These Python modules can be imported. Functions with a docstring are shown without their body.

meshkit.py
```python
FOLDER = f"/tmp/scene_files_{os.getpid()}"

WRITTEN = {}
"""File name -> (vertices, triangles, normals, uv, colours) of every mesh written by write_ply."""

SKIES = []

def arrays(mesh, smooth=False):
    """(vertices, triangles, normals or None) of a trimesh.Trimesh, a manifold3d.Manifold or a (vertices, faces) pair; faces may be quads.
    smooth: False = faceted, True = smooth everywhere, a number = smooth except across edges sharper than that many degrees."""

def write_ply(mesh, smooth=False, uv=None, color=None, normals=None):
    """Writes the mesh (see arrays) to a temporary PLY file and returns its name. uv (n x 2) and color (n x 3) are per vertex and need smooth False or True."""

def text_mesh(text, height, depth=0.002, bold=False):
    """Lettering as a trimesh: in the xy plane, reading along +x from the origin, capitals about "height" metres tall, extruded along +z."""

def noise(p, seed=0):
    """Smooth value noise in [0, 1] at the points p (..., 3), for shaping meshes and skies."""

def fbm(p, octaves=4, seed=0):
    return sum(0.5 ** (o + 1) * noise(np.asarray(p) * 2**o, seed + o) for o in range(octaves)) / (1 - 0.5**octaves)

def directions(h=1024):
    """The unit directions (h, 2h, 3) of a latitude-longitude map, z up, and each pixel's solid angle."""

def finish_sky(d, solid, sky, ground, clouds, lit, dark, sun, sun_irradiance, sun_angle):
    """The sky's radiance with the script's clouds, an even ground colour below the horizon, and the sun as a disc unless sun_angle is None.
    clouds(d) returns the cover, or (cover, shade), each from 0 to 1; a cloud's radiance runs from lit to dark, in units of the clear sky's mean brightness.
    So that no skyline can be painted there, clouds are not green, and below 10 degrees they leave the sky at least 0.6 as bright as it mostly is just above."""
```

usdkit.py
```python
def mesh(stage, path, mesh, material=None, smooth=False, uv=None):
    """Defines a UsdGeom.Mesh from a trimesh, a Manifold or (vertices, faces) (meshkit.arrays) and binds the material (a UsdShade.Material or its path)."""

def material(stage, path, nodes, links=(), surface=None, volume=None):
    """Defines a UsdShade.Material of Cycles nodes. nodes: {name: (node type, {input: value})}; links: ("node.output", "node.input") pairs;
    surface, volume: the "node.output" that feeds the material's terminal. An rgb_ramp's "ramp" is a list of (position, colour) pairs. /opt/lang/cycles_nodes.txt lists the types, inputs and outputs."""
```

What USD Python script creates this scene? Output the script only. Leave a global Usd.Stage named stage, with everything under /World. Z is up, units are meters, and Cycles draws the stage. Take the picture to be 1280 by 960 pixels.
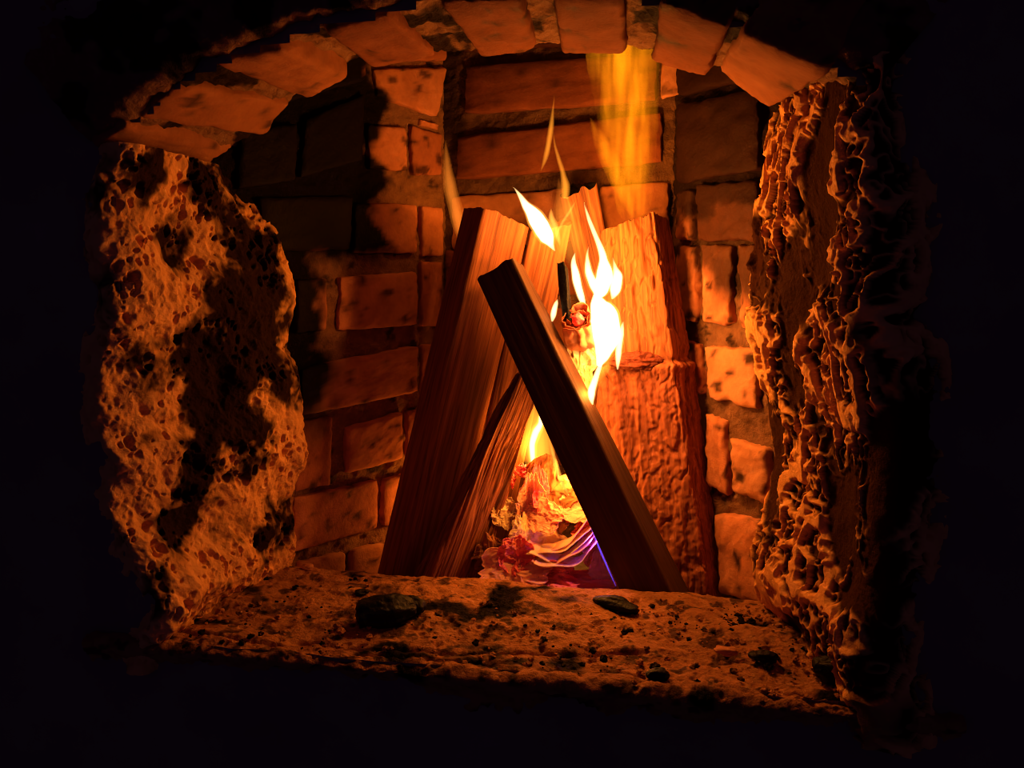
import math
import numpy as np, trimesh, usdkit, meshkit
from pxr import Usd, UsdGeom, UsdLux, UsdShade, Gf, Sdf, Vt
from scipy.interpolate import PchipInterpolator
from scipy.spatial import cKDTree
from scipy.ndimage import gaussian_filter1d

stage = Usd.Stage.CreateInMemory()
UsdGeom.SetStageUpAxis(stage, 'Z'); UsdGeom.SetStageMetersPerUnit(stage, 1.0)
UsdGeom.Xform.Define(stage, '/World'); UsdGeom.Scope.Define(stage, '/World/Looks')

# ------------------------------------------------------------------ camera, ambient, exposure
F = 970.0                                    # focal length in pixels of a 1280 px wide frame
YAW, PITCH = math.radians(10.3), math.radians(-8.5)
FW = np.array([-math.sin(YAW) * math.cos(PITCH), math.cos(YAW) * math.cos(PITCH), math.sin(PITCH)])
RT = np.array([math.cos(YAW), math.sin(YAW), 0.0]); UP = np.cross(RT, FW)
CAM = np.array([0.114, -0.627, 0.36])
cam = UsdGeom.Camera.Define(stage, '/World/camera')
cam.CreateHorizontalApertureAttr(36.0); cam.CreateVerticalApertureAttr(27.0)
cam.CreateFocalLengthAttr(36.0 * F / 1280); cam.CreateClippingRangeAttr((0.02, 50.0))
cam.CreateExposureAttr(0.5)
M4 = Gf.Matrix4d(*RT, 0, *UP, 0, *(-FW), 0, *CAM, 1)
cam.AddTransformOp().Set(M4)
dome = UsdLux.DomeLight.Define(stage, '/World/night_room')
dome.CreateIntensityAttr(0.0045); dome.CreateColorAttr(Gf.Vec3f(0.50, 0.24, 0.82))
FIRE = (1.0, 0.30, 0.030)                    # colour of the firelight


def ray(px, py): return FW + RT * (px - 640) / F - UP * (py - 480) / F
def at(px, py, Y): d = ray(px, py); return CAM + d * (Y - CAM[1]) / d[1]
def atz(px, py, Z): d = ray(px, py); return CAM + d * (Z - CAM[2]) / d[2]
def on_plane(px, py, p0, n): d = ray(px, py); return CAM + d * np.dot(p0 - CAM, n) / np.dot(d, n)


# ------------------------------------------------------------------ helpers
used = {}
def fresh(parent, name):
    k = (parent, name); used[k] = used.get(k, -1) + 1
    return f'{parent}/{name}' + (f'_{used[k]:03d}' if used[k] else '')

def tag(prim, label=None, cat=None, group=None, kind=None):
    for k, v in (('label', label), ('category', cat), ('group', group), ('kind', kind)):
        if v: prim.SetCustomDataByKey(k, v)
    return prim

def thing(name, label, cat, group=None, kind=None, matrix=None):
    x = UsdGeom.Xform.Define(stage, fresh('/World', name))
    if matrix is not None: x.AddTransformOp().Set(matrix)
    return tag(x.GetPrim(), label, cat, group, kind)

def obj(name, mesh, mat, parent=None, smooth=True, label=None, kind=None, attr=None):
    path = fresh(str(parent.GetPath()) if parent else '/World', name)
    m = usdkit.mesh(stage, path, mesh, mat, smooth=smooth)
    if attr is not None:
        for nm, val in attr.items():
            pv = UsdGeom.PrimvarsAPI(m).CreatePrimvar(nm, Sdf.ValueTypeNames.FloatArray, 'vertex')
            pv.Set(Vt.FloatArray.FromNumpy(np.asarray(val, np.float32)))
    m.CreateDoubleSidedAttr(True)
    return tag(m.GetPrim(), label, None, None, kind)

def grid_faces(nu, nv, closed=False):
    i, j = np.meshgrid(np.arange(nu - 1), np.arange(nv if closed else nv - 1), indexing='ij')
    j2 = (j + 1) % nv
    return np.stack([i * nv + j, i * nv + j2, (i + 1) * nv + j2, (i + 1) * nv + j], -1).reshape(-1, 4)

def grid_normals(P):
    du = np.gradient(P, axis=0); dv = np.gradient(P, axis=1)
    n = np.cross(du, dv); return n / (np.linalg.norm(n, axis=-1, keepdims=True) + 1e-12)

def sstep(a, b, x): t = np.clip((x - a) / (b - a), 0, 1); return t * t * (3 - 2 * t)
def fbm(p, o=4, s=0): return meshkit.fbm(p, o, s)
def ridged(p, o=4, s=0):
    out, amp, tot = 0, 1.0, 0
    for k in range(o):
        out = out + amp * (1 - np.abs(2 * meshkit.noise(np.asarray(p) * 2 ** k, s + 7 * k) - 1)); tot += amp; amp *= 0.5
    return out / tot

def pits(P, rng, n, rmin, rmax, stretch=0.65):
    """Depth 0..1 of small round holes scattered over the surface points P."""
    S = np.array([1, 1, stretch]); Q = P.reshape(-1, 3) * S
    c = Q[rng.integers(0, len(Q), n)]; r = rng.uniform(0, 1, n) ** 2 * (rmax - rmin) + rmin
    out = np.zeros(len(Q)); t = cKDTree(Q)
    for ci, ri in zip(c, r):
        k = np.array(t.query_ball_point(ci, ri), int)
        if len(k):
            d = np.linalg.norm(Q[k] - ci, axis=1) / ri
            out[k] = np.maximum(out[k], (1 - d ** 3) * (0.4 + 0.6 * ri / rmax))
    return out.reshape(P.shape[:-1])


# ------------------------------------------------------------------ materials
def L(name): return '/World/Looks/' + name

def earthy(name, a, b, soot_shade=(0.007, 0.004, 0.0035), scale=40, bump=0.4, bscale=220, rough=0.9, bdist=0.004, srough=0.5, sspec=0.03):
    """Two-tone mineral surface with grain; the mesh's 'soot' attribute blends in shiny black creosote, and painted shade on the cheeks."""
    return usdkit.material(stage, L(name), {
        'g': ('geometry', {}),
        'n': ('noise_texture', {'scale': scale, 'detail': 6, 'roughness': 0.62}),
        'r': ('rgb_ramp', {'ramp': [(0.30, a), (0.70, b)]}),
        'n2': ('noise_texture', {'scale': bscale, 'detail': 5, 'roughness': 0.65}),
        'm': ('mix_color', {'b': soot_shade}),
        's': ('attribute', {'attribute': 'soot_shade'}),
        'rr': ('mix_float', {'a': rough, 'b': srough}),
        'sp': ('mix_float', {'a': 0.15, 'b': sspec}),
        'bp': ('bump', {'strength': bump, 'distance': bdist}),
        'p': ('principled_bsdf', {'specular_ior_level': 0.3})},
        [('g.position', 'n.vector'), ('g.position', 'n2.vector'), ('n.fac', 'r.fac'), ('r.color', 'm.a'), ('s.fac', 'm.fac'),
         ('s.fac', 'rr.fac'), ('rr.result', 'p.roughness'), ('s.fac', 'sp.fac'), ('sp.result', 'p.specular_ior_level'),
         ('m.result', 'p.base_color'), ('n2.fac', 'bp.height'), ('bp.normal', 'p.normal')], surface='p.BSDF')

def woody(name, a, b, c, gs=1.0, bump=0.5, rough=0.75):
    """Split wood: fibres along the log's own z axis."""
    return usdkit.material(stage, L(name), {
        't': ('texture_coordinate', {}),
        'mp': ('mapping', {'scale': (260 * gs, 260 * gs, 9 * gs)}),
        'mp2': ('mapping', {'scale': (45, 45, 4)}),
        'n': ('noise_texture', {'scale': 1, 'detail': 5, 'roughness': 0.6, 'distortion': 0.6}),
        'n2': ('noise_texture', {'scale': 1, 'detail': 4, 'roughness': 0.55}),
        'r': ('rgb_ramp', {'ramp': [(0.32, a), (0.52, b), (0.72, c)]}),
        'r2': ('rgb_ramp', {'ramp': [(0.3, (0.6, 0.52, 0.46)), (0.7, (1, 1, 1))]}),
        'm': ('mix_color', {'blend_type': 'multiply', 'fac': 1.0}),
        'bp': ('bump', {'strength': bump, 'distance': 0.002}),
        'p': ('principled_bsdf', {'roughness': rough, 'specular_ior_level': 0.3})},
        [('t.object', 'mp.vector'), ('t.object', 'mp2.vector'), ('mp.vector', 'n.vector'), ('mp2.vector', 'n2.vector'),
         ('n.fac', 'r.fac'), ('n2.fac', 'r2.fac'), ('r.color', 'm.a'), ('r2.color', 'm.b'), ('m.result', 'p.base_color'),
         ('n.fac', 'bp.height'), ('bp.normal', 'p.normal')], surface='p.BSDF')

def papery(name, a, b):
    return usdkit.material(stage, L(name), {
        'g': ('geometry', {}),
        'n': ('noise_texture', {'scale': 55, 'detail': 4}),
        'r': ('rgb_ramp', {'ramp': [(0.35, a), (0.65, b)]}),
        'p': ('principled_bsdf', {'roughness': 0.8, 'specular_ior_level': 0.25}),
        't': ('translucent_bsdf', {}),
        'x': ('mix_closure', {'fac': 0.35})},
        [('g.position', 'n.vector'), ('n.fac', 'r.fac'), ('r.color', 'p.base_color'), ('r.color', 't.color'), ('p.BSDF', 'x.closure1'), ('t.BSDF', 'x.closure2')], surface='x.closure')

def plain(name, col, rough=0.8, spec=0.3, bscale=120, bump=0.5):
    return usdkit.material(stage, L(name), {
        'g': ('geometry', {}), 'n': ('noise_texture', {'scale': bscale, 'detail': 5}),
        'bp': ('bump', {'strength': bump, 'distance': 0.003}),
        'p': ('principled_bsdf', {'base_color': col, 'roughness': rough, 'specular_ior_level': spec})},
        [('g.position', 'n.vector'), ('n.fac', 'bp.height'), ('bp.normal', 'p.normal')], surface='p.BSDF')

def flamey(name, col, coef, streak=0.0, scale=(90, 90, 9)):
    e = tuple(coef * c for c in col)
    if streak <= 0:
        return usdkit.material(stage, L(name), {'v': ('volume_coefficients', {'scatter_coeffs': (0, 0, 0), 'absorption_coeffs': (0, 0, 0), 'emission_coeffs': e})}, volume='v.volume')
    return usdkit.material(stage, L(name), {
        'g': ('geometry', {}), 'mp': ('mapping', {'scale': scale}),
        'n': ('noise_texture', {'scale': 1, 'detail': 2}),
        'r': ('rgb_ramp', {'ramp': [(0.5 - 0.35 * (1 - streak), (0, 0, 0)), (0.68, e)]}),
        'k': ('vector_math', {'math_type': 'scale', 'scale': 1.0}),
        'v': ('volume_coefficients', {'scatter_coeffs': (0, 0, 0), 'absorption_coeffs': (0, 0, 0)})},
        [('g.position', 'mp.vector'), ('mp.vector', 'n.vector'), ('n.fac', 'r.fac'), ('r.color', 'v.emission_coeffs')], volume='v.volume')

M = dict(
    brick=earthy('red_brick', (0.36, 0.13, 0.060), (0.62, 0.25, 0.12), scale=28, bump=0.35),
    brick_dark=earthy('dull_brick', (0.26, 0.085, 0.040), (0.46, 0.16, 0.075), scale=30, bump=0.35),
    brick_pale=earthy('pale_brick', (0.38, 0.155, 0.075), (0.56, 0.26, 0.13), scale=26, bump=0.3),
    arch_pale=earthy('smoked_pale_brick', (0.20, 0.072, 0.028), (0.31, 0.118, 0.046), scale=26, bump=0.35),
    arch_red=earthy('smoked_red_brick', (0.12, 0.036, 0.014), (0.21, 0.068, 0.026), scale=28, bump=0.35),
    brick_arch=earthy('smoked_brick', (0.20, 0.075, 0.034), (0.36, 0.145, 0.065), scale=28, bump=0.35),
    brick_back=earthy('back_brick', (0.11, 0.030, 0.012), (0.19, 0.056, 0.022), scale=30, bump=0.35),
    mortar=earthy('grey_mortar', (0.20, 0.095, 0.048), (0.36, 0.18, 0.090), scale=60, bump=0.9, bscale=320),
    plaster=earthy('pitted_plaster', (0.58, 0.285, 0.09), (0.78, 0.40, 0.135), soot_shade=(0.022, 0.010, 0.006), srough=1.0, sspec=0.0, scale=45, bump=0.6, bscale=300),
    web=earthy('webbed_plaster', (0.62, 0.30, 0.09), (0.82, 0.41, 0.135), soot_shade=(0.034, 0.012, 0.006), srough=1.0, sspec=0.0, scale=60, bump=0.6, bscale=300),
    face=earthy('outer_render', (0.26, 0.20, 0.17), (0.36, 0.29, 0.25), scale=8, bump=0.5),
    ledge=earthy('dusty_ledge', (0.24, 0.098, 0.036), (0.44, 0.19, 0.075), scale=55, bump=0.9, bscale=350),
    ash=earthy('ash_floor', (0.2, 0.15, 0.12), (0.4, 0.32, 0.26), scale=70),
    wood=woody('split_wood', (0.13, 0.038, 0.013), (0.32, 0.108, 0.036), (0.44, 0.165, 0.058)),
    wood_red=woody('reddish_split_wood', (0.07, 0.022, 0.010), (0.30, 0.105, 0.040), (0.48, 0.21, 0.085), gs=0.7, bump=0.8),
    wood_dark=woody('brown_sawn_wood', (0.050, 0.019, 0.009), (0.080, 0.032, 0.015), (0.11, 0.048, 0.022)),
    bark=woody('cracked_inner_bark', (0.16, 0.04, 0.02), (0.36, 0.11, 0.05), (0.50, 0.19, 0.085), gs=0.45, bump=1.0),
    knot=plain('knot_wood', (0.14, 0.028, 0.014), bscale=200, bump=1.0),
    char=plain('charcoal', (0.006, 0.005, 0.005), rough=0.5, spec=0.12, bscale=160, bump=0.8),
    pink=papery('pink_paper', (0.85, 0.14, 0.24), (0.90, 0.34, 0.36)),
    rose=papery('rose_paper', (0.84, 0.44, 0.40), (0.92, 0.60, 0.52)),
    tan=papery('tan_paper', (0.84, 0.64, 0.42), (0.93, 0.80, 0.58)),
    scorched_rose=papery('scorched_rose_paper', (0.42, 0.14, 0.08), (0.62, 0.26, 0.15)),
    brown=papery('scorched_paper', (0.22, 0.09, 0.05), (0.46, 0.20, 0.10)),
    white_fire=flamey('white_hot_flame', (1.0, 0.66, 0.32), 480),
    yellow_fire=flamey('yellow_flame', (1.0, 0.38, 0.05), 95),
    orange_fire=flamey('orange_flame', (1.0, 0.33, 0.025), 30),
    faint_fire=flamey('faint_orange_flame', (1.0, 0.26, 0.003), 27, streak=0.4),
    amber_fire=flamey('amber_flame', (1.0, 0.30, 0.02), 62),
    wisp_fire=flamey('thin_wisp_flame', (1.0, 0.24, 0.02), 14),
    blue_fire=flamey('blue_flame', (0.10, 0.06, 1.0), 260),
)

# ------------------------------------------------------------------ front wall of the hearth (dark render around the opening)
def px_curve(pts, Y): return np.array([at(x, y, Y) for x, y in pts])
LEFT_EDGE = px_curve([(150, 195), (128, 275), (146, 380), (130, 440), (126, 540), (148, 575), (138, 630), (165, 700), (205, 765), (182, 806)], 0.0)
RIGHT_EDGE = px_curve([(1092, 112), (1080, 200), (1096, 290), (1090, 380), (1106, 470), (1118, 570), (1108, 650), (1102, 740), (1082, 815), (1100, 893)], 0.0)
ARCH_FRONT = px_curve([(112, 182), (168, 146), (215, 105), (275, 74), (400, 34), (495, 12), (550, -2), (655, -10), (775, -6), (870, 14), (930, 42), (1040, 88), (1092, 112)], 0.0)

outline = np.vstack([ARCH_FRONT[:, [0, 2]], RIGHT_EDGE[1:, [0, 2]], LEFT_EDGE[::-1][:, [0, 2]]])
from shapely import Polygon, contains_xy
hole = Polygon(outline).buffer(0.004)
nx, nz = 420, 320
X, Z = np.meshgrid(np.linspace(-1.5, 1.4, nx), np.linspace(-0.75, 1.35, nz), indexing='ij')
Pf = np.stack([X, np.zeros_like(X), Z], -1)
Pf[..., 1] = 0.016 - 0.014 * (fbm(Pf * 9, 5, 3) - 0.5) - 0.003 * ridged(Pf * 45, 3, 9)
ff = grid_faces(nx, nz)
cc = Pf.reshape(-1, 3)[ff].mean(1)
ff = ff[~contains_xy(hole, cc[:, 0], cc[:, 2])]
wall_front = obj('wall_front', (Pf.reshape(-1, 3), ff), M['face'], attr={'soot_shade': 0.35 * np.ones(nx * nz)},
                 label='dark rough rendered wall around the hearth opening', kind='structure')

# ------------------------------------------------------------------ jambs: rough plastered cheeks of the opening
def loft(profile, ts, nu):
    """profile(t) -> control points (k, 3); a smooth surface through them."""
    rows = []
    for t in ts:
        c = profile(t); s = np.concatenate([[0], np.cumsum(np.linalg.norm(np.diff(c, axis=0), axis=1))]); s /= s[-1]
        u = np.linspace(0, 1, nu)
        rows.append(np.stack([PchipInterpolator(s, c[:, k])(u) for k in range(3)], -1))
    return np.array(rows)

def edge_fn(curve, key=2):
    o = np.argsort(curve[:, key]); return PchipInterpolator(curve[o, key], curve[o, 0], extrapolate=True)

rng = np.random.default_rng(5)
# left cheek
LI = px_curve([(296, 212), (325, 260), (350, 320), (363, 380), (356, 430), (371, 465), (378, 565), (366, 605), (368, 690), (364, 708)], 0.215)
le, li = edge_fn(LEFT_EDGE), edge_fn(LI)
def prof_left(z):
    e, i = float(le(np.clip(z, 0, .46))), float(li(np.clip(z, 0, .465)))
    b = 0.012 * math.sin(3.0 * z / .47)
    return np.array([[e - .12, .075, z], [e - .03, .016, z], [e - .006, .004, z], [e + .006, .016, z], [e + (i - e) * .3 + b * .5, .07, z],
                     [e + (i - e) * .62 + b, .135, z], [i - .004, .195, z], [i, .216, z], [i - .02, .238, z], [i - .09, .250, z]])
zs = np.linspace(-.03, .469, 760)
P = loft(prof_left, zs, 430); N = -grid_normals(P)
wv = P + .016 * np.stack([fbm(P * 30, 3, k) - .5 for k in (1, 2, 3)], -1) + .004 * np.stack([fbm(P * 130, 2, k) - .5 for k in (4, 5, 6)], -1)
d = 0.022 * (fbm(P * [11, 11, 8], 4, 21) - .5) + 0.009 * (ridged(wv * [42, 42, 24], 4, 5) - .55) + .006 * (fbm(P * [70, 70, 45], 4, 15) - .5)
st = np.stack([P[..., 0], P[..., 1] + .55 * P[..., 2], P[..., 2] * .5], -1)      # trowel strokes run aslant
d += .007 * (fbm(st * [60, 90, 60], 4, 81) - .5)
pw = P + .007 * np.stack([fbm(P * 120, 2, k) - .5 for k in (11, 12, 13)], -1)
d -= 0.0062 * pits(pw, rng, 2200, .0010, .0046, .6) * (.3 + 1.2 * sstep(.38, .6, fbm(P * 20, 2, 17)))
rag = sstep(.035, .0, P[..., 1]); d += rag * .016 * (fbm(P * [40, 40, 34], 4, 83) - .55)
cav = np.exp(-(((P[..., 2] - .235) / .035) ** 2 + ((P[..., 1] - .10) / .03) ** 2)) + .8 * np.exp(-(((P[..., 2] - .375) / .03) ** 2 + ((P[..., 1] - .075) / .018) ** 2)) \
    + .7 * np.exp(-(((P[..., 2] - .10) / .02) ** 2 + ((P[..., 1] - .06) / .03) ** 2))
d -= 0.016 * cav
if N[380, 215, 0] < 0: N = -N
P = P + N * d[..., None]
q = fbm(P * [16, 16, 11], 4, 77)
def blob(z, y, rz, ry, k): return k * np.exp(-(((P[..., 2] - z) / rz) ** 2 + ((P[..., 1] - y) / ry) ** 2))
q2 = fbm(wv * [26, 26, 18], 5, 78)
soot_shade = sstep(.44, .72, .5 + 1.5 * (q2 - .5) + .25 * (ridged(wv * [70, 70, 50], 2, 79) - .6) + blob(.345, .165, .10, .045, .55) + blob(.265, .135, .06, .06, .50) + blob(.225, .10, .045, .03, .5) + blob(.375, .070, .035, .018, .38) + blob(.10, .065, .03, .03, .36) + blob(.175, .14, .03, .05, .28) + blob(.14, .10, .03, .04, .24) + blob(.455, .15, .02, .06, .2) - .10)  # noise gives soot stains; the blobs paint in log shadow and cavity shade
wall_left = obj('wall_left', (P.reshape(-1, 3), grid_faces(*P.shape[:2])), M['plaster'], attr={'soot_shade': soot_shade.ravel()},
                label='pitted plaster left cheek of the hearth opening with sooty stains and painted log shadow', kind='structure')
# right cheek
RI = px_curve([(975, 125), (962, 200), (950, 300), (946, 400), (956, 500), (966, 580), (958, 640), (944, 700), (958, 750)], 0.215)
re_, ri = edge_fn(RIGHT_EDGE), edge_fn(RI)
def prof_right(z):
    e, i = float(re_(np.clip(z, 0, .49))), float(ri(np.clip(z, 0, .50)))
    return np.array([[e + .12, .075, z], [e + .03, .016, z], [e + .006, .004, z], [e - .006, .016, z], [e + (i - e) * .33, .075, z],
                     [e + (i - e) * .66, .14, z], [i + .004, .195, z], [i, .216, z], [i + .02, .238, z], [i + .09, .250, z]])
zs = np.linspace(-.03, .515, 700)
P = loft(prof_right, zs, 360); N = grid_normals(P)
if N[350, 180, 0] > 0: N = -N
wv = P + 0.034 * np.stack([fbm(P * [18, 18, 10], 3, k) - .5 for k in (1, 2, 3)], -1) + .006 * np.stack([fbm(P * 90, 2, k) - .5 for k in (4, 5, 6)], -1)
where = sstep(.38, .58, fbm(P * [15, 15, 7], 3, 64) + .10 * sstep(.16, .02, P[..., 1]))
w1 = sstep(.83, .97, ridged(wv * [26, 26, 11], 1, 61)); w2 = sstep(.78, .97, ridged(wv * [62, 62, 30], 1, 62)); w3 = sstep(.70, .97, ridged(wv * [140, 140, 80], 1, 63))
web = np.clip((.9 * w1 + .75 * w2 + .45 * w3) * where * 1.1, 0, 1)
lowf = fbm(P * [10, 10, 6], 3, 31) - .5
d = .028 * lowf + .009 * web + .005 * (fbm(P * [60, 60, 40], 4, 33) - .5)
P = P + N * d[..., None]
soot_shade = 1 - sstep(.20, .62, web + .25 * (fbm(P * 60, 3, 71) - .5))  # shade painted into the colour of the hollows between the ridges
soot_shade = np.maximum(soot_shade * .98, sstep(.5, .62, fbm(P * [14, 14, 8], 3, 55) + .4 * np.exp(-(((P[..., 2] - .36) / .10) ** 2 + ((P[..., 1] - .21) / .03) ** 2)) + .4 * np.exp(-(((P[..., 2] - .08) / .05) ** 2 + ((P[..., 1] - .18) / .02) ** 2)) - .14))
wall_right = obj('wall_right', (P.reshape(-1, 3), grid_faces(*P.shape[:2])), M['web'], attr={'soot_shade': soot_shade.ravel()},
                 label='right cheek of the hearth opening, webbed with ragged mortar ridges, the hollows painted dark as shade', kind='structure')

# ------------------------------------------------------------------ bricks
def rounded_block(seed, rough=.003, rad=.18, n=(13, 9, 5)):
    """Unit block [-1,1]^3 as a closed grid of six faces, edges softened; returns vertices and triangles."""
    b = trimesh.creation.box((2, 2, 2)).subdivide().subdivide().subdivide().subdivide()
    return np.array(b.vertices), np.array(b.faces)
BV, BF = rounded_block(0)

def brick_mesh(quad, nrm, proud, depth, seed, rough=.0035, rad=.004):
    """quad: TL, TR, BR, BL corners on the wall plane; nrm points out of the wall."""
    TL, TR, BR, BL = (np.asarray(q, float) for q in quad)
    v = BV.copy(); a, b, c = (v.T + 1) / 2
    w, h = np.linalg.norm(TR - TL), np.linalg.norm(TL - BL)
    # pull corners in for rounded arrises
    s = np.array([w / 2, h / 2, (proud + depth) / 2]); q = v * s; inner = np.maximum(s - rad, s * .4)
    core = np.clip(q, -inner, inner); o = q - core; l = np.linalg.norm(o, axis=1, keepdims=True)
    q = core + np.where(l > 1e-9, o / np.maximum(l, 1e-9) * np.minimum(l, rad), 0)
    a, b, c = ((q / s).T + 1) / 2
    p = ((TL * (1 - a)[:, None] + TR * a[:, None]) * b[:, None] + (BL * (1 - a)[:, None] + BR * a[:, None]) * (1 - b)[:, None])
    p = p + nrm * ((proud + depth) * c - depth)[:, None]
    off = np.stack([fbm(p * 60 + seed * 3.1, 3, seed + k) - .5 for k in range(3)], -1) * 2 * rough
    off += np.stack([fbm(p * 220 + seed, 2, seed + 9 + k) - .5 for k in range(3)], -1) * .8 * rough
    return p + off, BF

class Wall:
    """A straight wall of the chamber: mortar bed plus its bricks as children."""
    def __init__(self, name, a, b, label, z0=-.07, z1=.74, amp=.006, soot_shade=None, ext=(.05, .05), bed_soot=.1):
        self.p0, self.p1 = np.array([*a, 0.]), np.array([*b, 0.])
        t = self.p1 - self.p0; self.len = np.linalg.norm(t); self.t = t / self.len
        self.n = np.array([self.t[1], -self.t[0], 0.]);
        if np.dot(self.n, CAM - self.p0) < 0: self.n = -self.n
        nu, nv = int(self.len / .0022), int((z1 - z0) / .0026)
        U, V = np.meshgrid(np.linspace(-ext[0], self.len + ext[1], nu), np.linspace(z0, z1, nv), indexing='ij')
        P = self.p0 + self.t * U[..., None] + np.array([0, 0, 1.]) * V[..., None]
        P = P + self.n * (-.002 + amp * 2 * (fbm(P * 40, 4, 13) - .5) + .004 * (fbm(P * 160, 2, 14) - .5) - .003 * ridged(P * 90, 2, 2))[..., None]
        self.soot_shade = soot_shade or (lambda Q: np.zeros(Q.shape[:-1]))
        self.prim = obj(name, (P.reshape(-1, 3), grid_faces(nu, nv)), M['mortar'], attr={'soot_shade': np.maximum(self.soot_shade(P), bed_soot + .5 * (fbm(P * 45, 3, 61) - .5)).ravel().clip(0, 1)}, label=label, kind='structure')
        self.k = 0
    def brick(self, pix, mat='brick', proud=.007, label=None, rough=.003, rad=.005):
        quad = [on_plane(x, y, self.p0, self.n) for x, y in pix]
        self.k += 1
        v, f = brick_mesh(quad, self.n, proud, .04, 100 + self.k + len(used), rough, rad)
        return obj('brick', (v, f), M[mat], self.prim, attr={'soot_shade': self.soot_shade(v)}, label=label)
    def brick_uz(self, u0, u1, z0, z1, mat='brick', proud=.007):
        q = [self.p0 + self.t * u + np.array([0, 0, z]) for u, z in ((u0, z1), (u1, z1), (u1, z0), (u0, z0))]
        self.k += 1
        v, f = brick_mesh(q, self.n, proud, .04, 100 + self.k + len(used))
        return obj('brick', (v, f), M[mat], self.prim, attr={'soot_shade': self.soot_shade(v)})

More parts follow.
